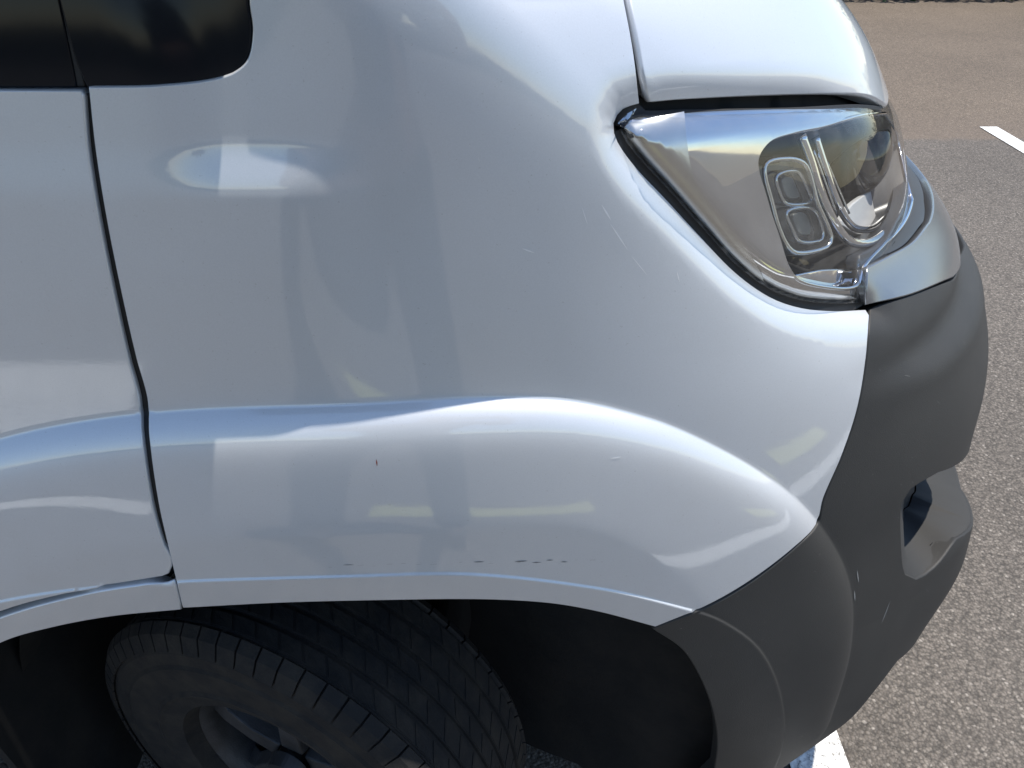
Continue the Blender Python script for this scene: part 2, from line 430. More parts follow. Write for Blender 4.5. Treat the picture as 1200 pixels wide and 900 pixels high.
def panel(name, outline, mat, parent, off=0.0, g=.008, depth=.014, rim=True, holes=(), f=body, rr=.0016, bulge=None):
    """a sheet lying on the body surface, its edge turned in; outline in (s, z), counter-clockwise"""
    ol = np.array(outline)
    area = .5 * np.sum(ol[:, 0] * np.roll(ol[:, 1], -1) - np.roll(ol[:, 0], -1) * ol[:, 1])
    if area < 0: ol = ol[::-1]
    lo, hi = ol.min(0), ol.max(0)
    gs = np.arange(lo[0], hi[0], g); gz = np.arange(lo[1], hi[1], g * .87)
    GS, GZ = np.meshgrid(gs, gz, indexing='ij'); GS = GS + (np.arange(len(gz)) % 2)[None, :] * g * .5
    GS, GZ = GS.ravel(), GZ.ravel()
    k = in_poly(GS, GZ, ol); GS, GZ = GS[k], GZ[k]
    loops = [ol] + [np.array(h) for h in holes]
    for li, lp in enumerate(loops):
        cl = np.vstack([lp, lp[:1]]); d, _ = seg_dist(GS, GZ, cl); k = d > g * .45
        if li: k &= ~in_poly(GS, GZ, lp)
        GS, GZ = GS[k], GZ[k]
    for L, offs in FEATURES if f is body else ():
        if L[:, 0].max() < lo[0] or L[:, 0].min() > hi[0] or not in_poly(L[:, 0], L[:, 1], ol).any(): continue
        cl = np.vstack([L]); d, _ = seg_dist(GS, GZ, cl); k = d > max(abs(x) for x in offs) + g * .3; GS, GZ = GS[k], GZ[k]
        tl = np.gradient(L, axis=0); tl /= np.maximum(np.linalg.norm(tl, axis=1, keepdims=True), 1e-9); nl = np.stack([tl[:, 1], -tl[:, 0]], 1)
        for x in offs:
            Q = L + nl * x; k = in_poly(Q[:, 0], Q[:, 1], ol); Q = Q[k]
            if len(Q) == 0: continue
            k = np.ones(len(Q), bool)
            for lp in loops:
                k &= seg_dist(Q[:, 0], Q[:, 1], np.vstack([lp, lp[:1]]))[0] > .0015
            for h in loops[1:]: k &= ~in_poly(Q[:, 0], Q[:, 1], h)
            GS = np.concatenate([GS, Q[k, 0]]); GZ = np.concatenate([GZ, Q[k, 1]])
    verts = []; edges = []
    for lp in loops:
        b = len(verts); n = len(lp); verts += [Vector(p) for p in lp]; edges += [(b + i, b + (i+1) % n) for i in range(n)]
    nb = len(verts); verts += [Vector((a, b)) for a, b in zip(GS, GZ)]
    ov, oe, of, oiv, _, _ = delaunay_2d_cdt(verts, edges, [list(range(len(ol)))], 1, 1e-7)
    uv = np.array([tuple(v) for v in ov]); tri = [tuple(t) for t in of]
    if holes:
        cen = np.array([uv[list(t)].mean(0) for t in tri]); keep = np.ones(len(tri), bool)
        for h in loops[1:]: keep &= ~in_poly(cen[:, 0], cen[:, 1], h)
        tri = [t for t, kk in zip(tri, keep) if kk]
    back = {}
    for i, orig in enumerate(oiv):
        for q in orig: back[q] = i
    ff = f
    if bulge is not None or off:
        def ff(s, z):
            P = f(s, z); N = fd_normal(f, s, z); o = np.full(np.shape(s), -off) + (bulge(s, z) if bulge is not None else 0)
            return P + N * o[..., None]
    P = ff(uv[:, 0], uv[:, 1]); N = fd_normal(ff, uv[:, 0], uv[:, 1], .0008)
    V = [p for p in P]; NN = [n for n in N]
    if rim:
        b0 = 0
        for li, lp in enumerate(loops):
            n = len(lp); ids = [back[b0 + i] for i in range(n)]; b0 += n
            rings = [ids]
            pts = P[ids]; nn = N[ids]; tg = np.roll(pts, -1, 0) - np.roll(pts, 1, 0); tg /= np.maximum(np.linalg.norm(tg, axis=1, keepdims=True), 1e-9)
            o = np.cross(tg, nn) * (1 if li == 0 else 1)
            if li: 
                a2 = .5 * np.sum(lp[:, 0] * np.roll(lp[:, 1], -1) - np.roll(lp[:, 0], -1) * lp[:, 1])
                if a2 > 0: o = -o
            for (ko, kn, no, ni) in ((.35 * rr, .12 * rr, .6, .8), (.85 * rr, .7 * rr, .9, .4), (rr, 1.7 * rr, 1, 0), (rr, depth, 1, 0)):
                base_i = len(V); q = pts + o * ko - nn * kn
                V += list(q); NN += list(o * no + nn * ni); rings.append(list(range(base_i, base_i + n)))
            flip = li and a2 > 0
            for r0, r1 in zip(rings[:-1], rings[1:]):
                for i in range(n):
                    j = (i + 1) % n; fc = (r0[j], r0[i], r1[i], r1[j])
                    tri.append(fc[::-1] if flip else fc)
    return mesh_obj(name, V, tri, mat, parent, NN)

def sheet(name, s0, s1, z0, z1, ns, nz, mat, parent, off=0.0, f=body, inside=None, mirror=False):
    S = np.linspace(s0, s1, ns) if not hasattr(s0, '__len__') else np.array(s0); Z = np.linspace(z0, z1, nz)
    SS, ZZ = np.meshgrid(S, Z, indexing='ij'); P = f(SS, ZZ)
    if off: P = P - off * fd_normal(f, SS, ZZ)
    if mirror: P = P * np.array([1, -1, 1]) + np.array([0, 2 * YC, 0])
    m = len(Z); F = []; ok = None
    if inside is not None:
        A, B = np.meshgrid(.5 * (S[1:] + S[:-1]), .5 * (Z[1:] + Z[:-1]), indexing='ij'); ok = inside(A, B)
    for i in range(len(S) - 1):
        for j in range(m - 1):
            if ok is None or ok[i, j]:
                q = (i*m + j, (i+1)*m + j, (i+1)*m + j+1, i*m + j+1); F.append(q[::-1] if mirror else q)
    return mesh_obj(name, P.reshape(-1, 3), F, mat, parent)

# ------------------------------------------------------------------ the van
van = link('parked_van', None); tag(van, 'white panel van with black plastic bumper and its front wheel turned', 'van')

ARCH = [(212, 713), (330, 706), (450, 703), (560, 702), (640, 706), (700, 716), (768, 734, 1)]
BW = [(830, 708), (880, 679), (930, 641), (956, 614), (964, 584), (986, 533), (1004, 478), (1014, 420), (1018, 364, 1)]
GAPR = [(106, 107), (114, 180), (127, 260), (143, 340), (161, 420), (174, 468), (176, 512), (187, 590), (200, 648), (215, 712, 1)]
fender_ol = np.vstack([SZ(GAPR + ARCH[1:] + BW, False, 5)[:-1], side(LAMP, .0036)[::-1],
    SZ([(748, 119, 1), (747, 112), (741, 60), (730, 0), (716, -70), (702, -130, 1), (500, -140), (310, -140, 1), (298, -60), (294, 0), (298, 38), (290, 74), (262, 92), (190, 102), (105, 104, 1)], False, 5)])
fender = panel('fender', fender_ol, M['paint'], van, g=.0065)
tag(fender, 'white front fender with swollen wheel arch')

hood_ol = SZ([(763, 118, 1), (800, 115), (900, 110), (1000, 108), (1022, 111), (1040, 121), ('sz', 1.05, 1.135), ('sz', SMAX, 1.125, 1), ('sz', SMAX, 1.33, 1), ('sz', .8, 1.335), (711, -120, 1), (726, -70), (740, 0), (752, 60), (760, 108, 1)], True, 6)
for nm, A_, B_ in (('door_gap_shade', GAPR[:-1], [(190, 640), (176, 590), (164, 512), (161, 468), (148, 420), (130, 340), (114, 260), (101, 180), (96, 112)]), ('hood_gap_shade', [(711, -100), (726, -70), (740, 0), (752, 60), (760, 112)], [(750, 116), (741, 60), (730, 0), (716, -70), (704, -100)])):
    panel(nm, np.vstack([SZ([(x, y) for x, y, *_ in A_], False, 6), SZ(B_, False, 6)]), M['seal'], fender, g=.01, off=.005, rim=False)  # black strips laid in the panel gaps to stand for the shade inside them
hood = panel('hood', hood_ol, M['paint'], van, g=.009, rr=.003)

s_l = -1.25
door_ol = SZ([(95, 108, 1), ('sz', -.75, float(PB(0, 107)[1])), ('sz', s_l, float(PB(0, 107)[1]), 1), ('sz', s_l, .30, 1), ('sz', -.80, .30, 1), ('sz', -.73, .55), (-110, 768), (0, 716), (100, 690), (180, 676, 1), (196, 672), (199, 655), (190, 640), (176, 590), (164, 512), (161, 468), (148, 420), (130, 340), (114, 260), (101, 180)], True, 6)
door = panel('front_door', door_ol, M['paint'], van, g=.008)
sill_ol = SZ([(211, 714, 1), (203, 681, 1), (185, 684), (100, 698), (0, 726), (-110, 777), ('sz', -.72, .55), ('sz', -.78, .29, 1), ('sz', -1.9, .29, 1), ('sz', -1.9, .22, 1), ('sz', -.70, .22, 1), ('sz', -.68, .4), (-120, 850), (-60, 790), (0, 753), (60, 735), (130, 722)], True, 6)
sill = panel('rocker_panel', sill_ol, M['paint'], van, g=.01)

# glazing
qw_ol = SZ([(101, 101, 1), (190, 98), (258, 89), (284, 72), (291, 38), (287, 0), (291, -60), (303, -136, 1), ('sz', -.22, 1.45), ('sz', -.30, 1.52, 1), (40, -120, 1), (70, 0), (88, 70)], True, 5)
quarter = panel('quarter_window', qw_ol, M['window'], van, g=.012, off=.002)
tag(quarter, 'dark quarter window with rounded corner')
zl = float(PB(0, 102)[1])
dw_ol = SZ([(83, 102, 1), (62, 0), (36, -95), ('sz', -.33, 1.58), ('sz', -.45, 1.66, 1), ('sz', s_l, 1.66, 1), ('sz', s_l, zl, 1), (0, 102)], True, 5)
dwin = panel('door_window', dw_ol, M['window'], van, g=.02, off=.005)
seal_ol = SZ([(93, 102, 1), (85, 70), (66, 0), (38, -105), (30, -105, 1), (62, 0), (80, 70), (86, 102, 1)], True, 5)
seal = panel('window_divider', seal_ol, M['seal'], van, g=.02, off=.006)
# cabin above the fender: pillar, roof and windscreen
sheet('windscreen', .33, SMAX, 1.335, 1.775, 14, 24, M['window'], van, off=.004)
pill = sheet('front_pillar', -.34, .33, 1.345, 1.778, 40, 66, M['paint'], van, off=.0012,
             inside=lambda s, z: ~in_poly(s, z, qw_ol) & ~in_poly(s, z, dw_ol))
sheet('side_panel', -3.5, s_l - .008, .22, 1.778, 60, 60, M['paint'], van)
sheet('door_frame', s_l, -.33, 1.655, 1.778, 20, 8, M['paint'], van)
S_all = np.concatenate([np.linspace(-3.5, 0, 20), np.linspace(.03, SMAX, 40)])
sheet('far_side', S_all, None, .22, 1.778, 0, 60, M['paint'], van, mirror=True)
top = base(S_all, np.full(S_all.shape, 1.778)); V = []
for p in top: V += [p, [p[0], YC, 1.80], [p[0], 2*YC - p[1], p[2]]]
F = []
for i in range(len(S_all) - 1):
    F += [(3*i, 3*i+3, 3*i+4, 3*i+1), (3*i+1, 3*i+4, 3*i+5, 3*i+2)]
mesh_obj('roof', V, F, M['paint'], van)
bm = bmesh.new(); q = [bm.verts.new(p) for p in ((-3.7, .54, .22), (-3.7, 2*YC-.54, .22), (-3.7, 2*YC-.73, 1.79), (-3.7, .73, 1.79))]; bm.faces.new(q)
bm_obj('rear_doors', bm, M['paint'], van)
bm = bmesh.new(); bmesh.ops.create_cube(bm, size=1, matrix=Matrix.Translation((-.28, .40, 1.52)) @ Matrix.Diagonal((.28, .20, .26, 1)))
mir = bm_obj('wing_mirror', bm, M['plastic'], van, True, .04, 5)
bm = bmesh.new(); bmesh.ops.create_cube(bm, size=1, matrix=Matrix.Translation((-.305, .54, 1.46)) @ Matrix.Diagonal((.30, .17, .10, 1)))
bm_obj('mirror_arm', bm, M['plastic'], mir, True, .015, 3)
# dark structure behind the panel gaps
def back_ok(s, z):
    p = base(s, z)
    return ((p[..., 0] + .19)**2 / .56**2 + (z - .33)**2 / .47**2 > 1) & ~in_poly(s, z, POCKET)
lamp_hole = SZ([(735, 152), (1000, 142), (1040, 150), ('sz', .95, 1.135), ('sz', .95, 1.0), (1020, 330), (1000, 350), (930, 350), (860, 305), (760, 205)], True, 20)
sheet('inner_structure', -1.3, SMAX, .24, 1.38, 260, 150, M['inner'], van, off=.022,
      inside=lambda s, z: back_ok(s, z) & ~in_poly(s, z, lamp_hole))

# bumper
bump_ol = SZ([(766, 737, 1), (800, 760), (820, 790), (836, 830), (842, 870), (838, 905), ('sz', .40, .205, 1), ('sz', .47, .205), (905, 909), (920, 898), (985, 852), (1003, 836), (1030, 803), (1052, 774, 1), ('sz', .69, .435), ('sz', SMAX, .43, 1), ('sz', SMAX, .893, 1), ('sz', 1.05, .904), ('sz', .9, .923), ('sz', .80, .946), (1118, 329), (1060, 350), (1021, 363, 1),
              (1017, 421), (1007, 479), (989, 534), (967, 585), (959, 616), (933, 643), (883, 682), (833, 711)], True, 6)
bumper = panel('front_bumper', bump_ol, M['plastic'], van, g=.0075, holes=[POCKET[::-1]], depth=.02, rr=.002)
tag(bumper, 'scuffed black plastic bumper corner')
# scoop in the bumper: floor lip and dark back
n = len(POCKET); pk = POCKET
Pp = body(pk[:, 0], pk[:, 1]); Np = fd_normal(body, pk[:, 0], pk[:, 1])
cen = pk.mean(0)
in1 = pk + (cen - pk) * .10; in2 = pk + (cen - pk) * .30
R0 = Pp - Np * .001; R1 = body(in1[:, 0], in1[:, 1]) - Np * .012; R2 = body(in2[:, 0], in2[:, 1]) - Np * .075
V = list(R0) + list(R1) + list(R2); F = []
for k in range(2):
    for i in range(n):
        j = (i + 1) % n; F.append((k*n + i, k*n + j, (k+1)*n + j, (k+1)*n + i))
M['matte'] = mat_simple('matte_plastic', (.035, .035, .034), .8, 0, 900, .2)
mesh_obj('scoop', V, F, M['matte'], bumper)
mesh_obj('scoop_back', list(R2 - Np * .002), [tuple(range(n))], M['seal'], bumper)

# silver strip and dark ledge under the lamp
trim_ol = SZ([(1013, 355, 1), (1062, 345), (1114, 324), ('sz', .80, .957), ('sz', .9, .935), ('sz', 1.05, .915), ('sz', SMAX, .905, 1), ('sz', SMAX, .975, 1), ('sz', .95, .992), ('sz', .85, 1.006), (1088, 262), (1068, 286), (1040, 302), (1014, 315, 1)], True, 6)
panel('silver_strip', trim_ol, M['silver'], van, g=.009, off=-.003)
led_ol = SZ([(1013, 312, 1), (1038, 299), (1064, 284), (1086, 256), ('sz', .85, 1.013), ('sz', .95, .999), ('sz', SMAX, .982, 1), ('sz', SMAX, 1.05, 1), ('sz', .86, 1.05), (1058, 255), (1040, 285), (1013, 300, 1)], True, 6)
panel('grille_ledge', led_ol, M['darktrim'], van, g=.01, off=.004)
sheet('grille', .98, SMAX, 1.04, 1.13, 8, 8, M['seal'], van, off=.01)

# scuffs, chips and scratches
M['scuff'] = mat_simple('dark_scuff', (.20, .19, .18), .7); M['chip'] = mat_simple('pale_chip', (.85, .85, .84), .6); M['red'] = mat_simple('red_mark', (.25, .03, .02), .6); M['scrape'] = mat_simple('grey_scrape', (.28, .28, .27), .7)
def mark(pts, w, mat, parent, name='scratch'):
    L = PB.path(pts, False, 4); t = np.gradient(L, axis=0); t /= np.maximum(np.linalg.norm(t, axis=1, keepdims=True), 1e-9); nl = np.stack([-t[:, 1], t[:, 0]], 1)
    k = np.sin(np.linspace(.15, math.pi - .15, len(L)))[:, None] * w * .5
    A, B = L + nl * k, L - nl * k; V = np.vstack([body(A[:, 0], A[:, 1]) + fd_normal(body, A[:, 0], A[:, 1]) * .0004, body(B[:, 0], B[:, 1]) + fd_normal(body, B[:, 0], B[:, 1]) * .0004]); n = len(L)
    return mesh_obj(name, V, [(i, i+1, n+i+1, n+i) for i in range(n-1)], mat, parent)
random.seed(8)
mark([(441, 538), (442, 546)], .0012, M['red'], fender, 'paint_chip')
for x in range(385, 700, 17):
    if random.random() < .75:
        y = 663 - (x - 385) * .022 + random.uniform(-1.5, 1.5); l = random.uniform(3, 13); mark([(x, y), (x + l, y - l * .03)], random.uniform(.0006, .0014), M['scuff'], fender, 'scuff_mark')
mark([(603, 658), (618, 657)], .0014, M['scuff'], fender, 'scuff_mark')
for a in ([(560, 184), (562, 189)], [(560, 204), (563, 209)], [(549, 168), (551, 172)], [(793, 318), (796, 330)], [(715, 262), (735, 292)], [(705, 240), (716, 258)], [(740, 300), (758, 322)], [(612, 291), (626, 296)], [(682, 243), (688, 262)], [(232, 565), (238, 560)], [(500, 20), (503, 22)], [(865, 415), (868, 418)], [(745, 548), (747, 551)], [(715, 537), (728, 535)]):
    mark(a, random.uniform(.0006, .0016), M['chip'], fender, 'paint_chip')
for a in ([(1043, 704), (1036, 722), (1033, 730)], [(1004, 668), (1006, 682)], [(1001, 692), (1002, 704)], [(1128, 400), (1131, 404)], [(1060, 440), (1066, 441)], [(1030, 432), (1032, 435)], [(1098, 470), (1101, 473)], [(1085, 690), (1088, 694)]):
    mark(a, random.uniform(.0008, .0022), M['scrape'], bumper, 'scratch')

# ------------------------------------------------------------------ headlight
PL = {}
def PO(off):
    if off not in PL: PL[off] = Probe(body, off)
    return PL[off].path
bez_ol = np.vstack([side(LAMP, -.0022), SZ([(1011, 318), (1040, 296), (1062, 262), ('sz', .80, 1.04), ('sz', .97, 1.05, 1), ('sz', .97, 1.13, 1), (1037, 127), (1000, 124), (900, 126), (800, 129), (762, 132)], False, 5)])
lens_in = np.vstack([bez_ol, bez_ol[:1]])
def lens_bulge(s, z):
    d, _ = seg_dist(s, z, lens_in)
    return .014 * (1 - np.maximum(0, 1 - d / .035)**2) * (1 - .6 * sstep(.62, .82, s)) - .004
housing_off = .10
lampE = sheet('headlight', .02, .95, .93, 1.19, 60, 24, M['lampblack'], van, off=.085,
              inside=lambda s, z: in_poly(s, z, bez_ol))
tag(lampE, 'clear headlight with chrome bezel and twin light guides')
def grow(ol, d):
    a = .5 * np.sum(ol[:, 0] * np.roll(ol[:, 1], -1) - np.roll(ol[:, 0], -1) * ol[:, 1]); tt = np.roll(ol, -1, 0) - np.roll(ol, 1, 0)
    tt /= np.maximum(np.linalg.norm(tt, axis=1, keepdims=True), 1e-9); o = np.stack([tt[:, 1], -tt[:, 0]], 1) * (1 if a > 0 else -1); return ol + o * d
panel('lens', bez_ol, M['lens'], lampE, g=.005, bulge=lens_bulge, rim=False)
panel('lamp_seal', grow(bez_ol, .003), M['seal'], lampE, g=.006, off=.004, holes=[grow(bez_ol, -.0006)[::-1]], depth=.02, rr=.001)

cav_ol = PO(.006)([(893, 166), (918, 157), (960, 149), (1005, 137), (1034, 134), ('sz', .80, 1.12), ('sz', .86, 1.08), ('sz', .80, 1.035), (1035, 285), (1010, 312), (1000, 335), (960, 335), (926, 322), (906, 275), (889, 225), (880, 188)], True, 5)
fr_line = PO(.006)([(797, 150), (803, 190), (812, 215), (845, 258), (875, 296), (895, 330), (905, 342)], False, 5)
def bez_shape(s, z):
    d, _ = seg_dist(s, z, lens_in)
    return .004 * (1 - np.maximum(0, 1 - d / .03)**2) + .0025 + .6 * (diag_roll(s, z) - .009)
bez_in = grow(bez_ol, -.0010)
panel('bezel', bez_in, M['chrome'], lampE, g=.006, off=.008, bulge=bez_shape, depth=.012, holes=[cav_ol[::-1]], rr=.0015)
s_end = float(PO(.006)([(897, 337), (899, 337)], False, 5)[0, 0]); lf = side(LAMP, -.0055); lf = lf[(lf[:, 0] < s_end) & (lf[:, 1] < lf[:, 1].max() - .001)]
frp = np.vstack([lf, PO(.006)([(896, 334, 1), (890, 318), (874, 294), (845, 257), (812, 214), (802, 190), (797, 160), (797, 136, 1)], False, 5)])
panel('frosted_bezel', frp, M['frost'], lampE, g=.006, off=.0058, bulge=bez_shape, rim=False)
# cavity walls
n = len(cav_ol); Pc = body(cav_ol[:, 0], cav_ol[:, 1]); Nc = fd_normal(body, cav_ol[:, 0], cav_ol[:, 1]); cc = cav_ol.mean(0)
q1 = cav_ol + (cc - cav_ol) * .05; q2 = cav_ol + (cc - cav_ol) * .22
rings = [Pc - Nc * .004, body(q1[:, 0], q1[:, 1]) - Nc * .02, body(q2[:, 0], q2[:, 1]) - Nc * .08]
V = [p for r in rings for p in r]; F = [(k*n+i, k*n+(i+1) % n, (k+1)*n+(i+1) % n, (k+1)*n+i) for k in range(2) for i in range(n)]
mesh_obj('cavity_wall', V, F, M['lampblack'], lampE)

def tube(name, pts3, rad, mat, parent, closed=False, k=8):
    pts = [Vector(p) for p in pts3]; n = len(pts); V = []; F = []
    for i, p in enumerate(pts):
        a = pts[i-1] if (i or closed) else p; b = pts[(i+1) % n] if (i < n-1 or closed) else p
        t = (b - a).normalized(); u = t.cross(Vector((.3, -1, .2))).normalized(); v = t.cross(u)
        r = rad[i] if hasattr(rad, '__len__') else rad
        for j in range(k):
            an = 2*math.pi*j/k; V.append(p + (u*math.cos(an) + v*math.sin(an)) * r)
    for i in range(n if closed else n-1):
        for j in range(k):
            F.append((i*k+j, i*k+(j+1) % k, ((i+1) % n)*k+(j+1) % k, ((i+1) % n)*k+j))
    if not closed: F += [tuple(range(k))[::-1], tuple((n-1)*k+j for j in range(k))]
    return mesh_obj(name, V, F, mat, parent)

def lift(sz, off):
    sz = np.array(sz); return body(sz[:, 0], sz[:, 1]) - off * fd_normal(body, sz[:, 0], sz[:, 1])
# daytime light unit: a clear block with bright rims, two dark cells and a stepped back
M['clear'] = mat_thin_glass('clear_block', (.86, .88, .89), 1.6, .02, .10)
tube('cavity_rim', lift(cav_ol, .0035), .0022, M['chrome'], lampE, True)
outer = PO(.012)([(897, 193), (925, 186), (944, 194), (958, 238), (974, 278), (968, 290), (932, 296), (918, 280), (905, 240)], True, 5)
panel('light_block', outer, M['clear'], lampE, g=.008, off=.011, depth=.02, rr=.003)
tube('light_guide', lift(outer, .012), .0022, M['frost'], lampE, True)
for pts in ([(909, 206), (933, 201), (945, 222), (949, 236), (921, 239), (912, 225)], [(921, 248), (951, 245), (963, 270), (961, 281), (936, 283), (927, 268)]):
    loop = PO(.018)(pts, True, 4)
    tube('cell_rim', lift(loop, .017), .0018, M['chrome'], lampE, True)
    panel('cell', loop, M['bulb'], lampE, g=.008, off=.026, depth=.004, rr=.001)
    c2 = loop.mean(0); small = c2 + (loop - c2) * np.array([.45, .6]) + np.array([.004, 0])
    panel('cell_reflector', small, M['lampgrey'], lampE, g=.008, off=.0225, depth=.004, rr=.001)
for k in range(5):
    x = 948 + 5 * k; rib = PO(.03)([(x, 172 + 4 * k), (x + 14, 212 + 2 * k), (x + 27, 250)], False, 6)
    tube('reflector_rib', lift(rib, .03), .0012, M['frost'], lampE)
# chrome surround of the main lamp
U = PO(.014)([(938, 158), (950, 190), (962, 228), (978, 262), (995, 282), (1018, 285), (1042, 268), (1058, 240)], False, 5)
tube('reflector_trim', lift(U, .014), .0048, M['chrome'], lampE)
U2 = PO(.03)([(955, 160), (968, 200), (982, 240), (1000, 266), (1022, 268), (1042, 250)], False, 5)
tube('reflector_trim', lift(U2, .03), .004, M['chrome'], lampE)
wh = PO(.04)([(985, 262, 1), (1000, 240), (1042, 212, 1), (1048, 235), (1038, 258), (1010, 274)], True, 5)
panel('reflector', wh, M['lampwhite'], lampE, g=.006, off=.04, depth=.006)
# projector lens
cp = lift(PO(.05)([(1000, 182), (1004, 182)], False, 3)[:1], .05)[0]; nn = fd_normal(body, *[np.array([v]) for v in PO(.05)([(1000, 182), (1004, 182)], False, 3)[0]])[0]
bm = bmesh.new(); bmesh.ops.create_uvsphere(bm, u_segments=32, v_segments=20, radius=.05)
o = bm_obj('projector_lens', bm, M['bulb'], lampE, True); o.location = cp; o.scale = (.8, .9, 1.0)
lo = PO(.012)([(925, 326, 1), (960, 318), (1003, 316, 1), (1004, 342, 1), (965, 343), (936, 337)], True, 5)
panel('lower_reflector', lo, M['chrome'], lampE, g=.006, off=.013, depth=.006)

# ------------------------------------------------------------------ wheels
def make_wheel():
    HW = .108
    prof = [(-HW*.70, .168), (-HW*.93, .178), (-HW*1.00, .205), (-HW*1.035, .212), (-HW*1.005, .219), (-HW*1.02, .25), (-HW*1.035, .268), (-HW*1.005, .274), (-HW*1.0, .295), (-HW*.90, .322), (-HW*.74, .333)]
    # tread: ribs and grooves
    tr = []
    ribs = [(-.74, -.50), (-.44, -.17), (-.11, .11), (.17, .44), (.50, .74)]
    for a, b in ribs:
        tr += [(a*HW, .3305 if a > -.74 else .333), (a*HW + .0008, .335), (b*HW - .0008, .335), (b*HW, .3305 if b < .74 else .333)]
    full = prof[:-1] + tr + [(-a, r) for a, r in prof[:-1][::-1]]
    n = 144; V = []; F = []; m = len(full)
    for i in range(n):
        an = 2*math.pi*i/n
        for a, r in full: V.append((r*math.cos(an), a, r*math.sin(an)))
    for i in range(n):
        for j in range(m-1): F.append((i*m+j, ((i+1) % n)*m+j, ((i+1) % n)*m+j+1, i*m+j+1))
    root = None
    # rim barrel with dished face
    rp = [(-.080, .176), (-.072, .164), (-.055, .158), (.08, .158), (.085, .176)]
    RV = []; RF = []; k = 96
    for i in range(k):
        an = 2*math.pi*i/k
        for a, r in rp: RV.append((r*math.cos(an), a, r*math.sin(an)))
    for i in range(k):
        for j in range(len(rp)-1): RF.append((i*5+j, i*5+j+1, ((i+1) % k)*5+j+1, ((i+1) % k)*5+j))
    root = mesh_obj('wheel', RV, RF, M['alloy'], None)
    ty = mesh_obj('tyre', V, F, M['rubber'], root, smooth=False)
    # shoulder blocks: raised lugs cut by cross grooves
    bm = bmesh.new(); L = 64
    for sgn in (-1, 1):
        for i in range(L):
            a0 = 2*math.pi*(i+.05)/L; a1 = 2*math.pi*(i+.95)/L
            q = []
            for an in (a0, a1):
                for (a, r) in ((.76, .332), (1.005, .302), (1.03, .303), (.93, .327), (.80, .3375)):
                    q.append(bm.verts.new((r*math.cos(an), sgn*a*HW, r*math.sin(an))))
            for j in range(5):
                bm.faces.new((q[j], q[(j+1) % 5], q[5+(j+1) % 5], q[5+j]))
            bm.faces.new(q[:5]); bm.faces.new(q[5:])
    tag(bm_obj('tread_lugs', bm, M['rubber'], ty), kind='stuff')
    # sipes on the ribs: thin raised blocks
    bm = bmesh.new(); random.seed(4)
    for a, b in ribs[0:5]:
        L = 58
        for i in range(L):
            a0 = 2*math.pi*(i+.07+.02*random.random())/L; a1 = 2*math.pi*(i+.95)/L; sk = .05
            q = []
            for rr in (.333, .3362):
                q += [bm.verts.new((rr*math.cos(x), y*HW, rr*math.sin(x))) for x, y in ((a0, a+.02), (a1, a+.02), (a1+sk, b-.02), (a0+sk, b-.02))]
            bm.faces.new(q[4:]);
            for j in range(4): bm.faces.new((q[j], q[(j+1) % 4], q[4+(j+1) % 4], q[4+j]))
    tag(bm_obj('tread_blocks', bm, M['rubber'], ty), kind='stuff')
    for i in range(5):
        an = 2*math.pi*i/5 + .25
        bm = bmesh.new(); qs = []
        for (r, w, y0, y1) in ((.03, .026, -.062, -.03), (.08, .022, -.064, -.035), (.13, .026, -.060, -.035), (.162, .038, -.050, -.02)):
            ring = []
            for (t, y) in ((-w, y1), (-w*.75, y0), (w*.75, y0), (w, y1)):
                ring.append(bm.verts.new((r*math.cos(an) - t*math.sin(an), y, r*math.sin(an) + t*math.cos(an))))
            qs.append(ring)
        for r0, r1 in zip(qs[:-1], qs[1:]):
            for j in range(4): bm.faces.new((r0[j], r0[(j+1) % 4], r1[(j+1) % 4], r1[j]))
        bm.faces.new(qs[0]); bm.faces.new(qs[-1])
        bm_obj('spoke', bm, M['alloy'], root, bevel=.003)
    bm = bmesh.new(); bmesh.ops.create_cone(bm, cap_ends=True, segments=32, radius1=.125, radius2=.125, depth=.022, matrix=Matrix.Rotation(R(90), 4, 'X') @ Matrix.Translation((0, 0, .01)))
    bm_obj('brake_disc', bm, M['inner'], root)
    bm = bmesh.new(); bmesh.ops.create_cone(bm, cap_ends=True, segments=32, radius1=.036, radius2=.03, depth=.02, matrix=Matrix.Translation((0, -.08, 0)) @ Matrix.Rotation(R(90), 4, 'X'))
    bm_obj('hub_cap', bm, M['lampblack'], root)
    return root
wheel = make_wheel(); wheel.parent = van
STEER = R(-22)
wheel.scale = (.90, .90, .90); wheel.location = (-.29, .64, .303); wheel.rotation_euler = (0, 0, STEER)
for (x, y, rz) in ((-.29, 2*YC-.64, STEER + math.pi), (-3.1, .655, 0), (-3.1, 2*YC-.655, math.pi)):
    w2 = wheel.copy(); COL.objects.link(w2); w2.location = (x, y, .303); w2.rotation_euler = (0, 0, rz)
    for ch in list(wheel.children):
        c = ch.copy(); COL.objects.link(c); c.parent = w2
        for g2 in list(ch.children):
            d2 = g2.copy(); COL.objects.link(d2); d2.parent = c
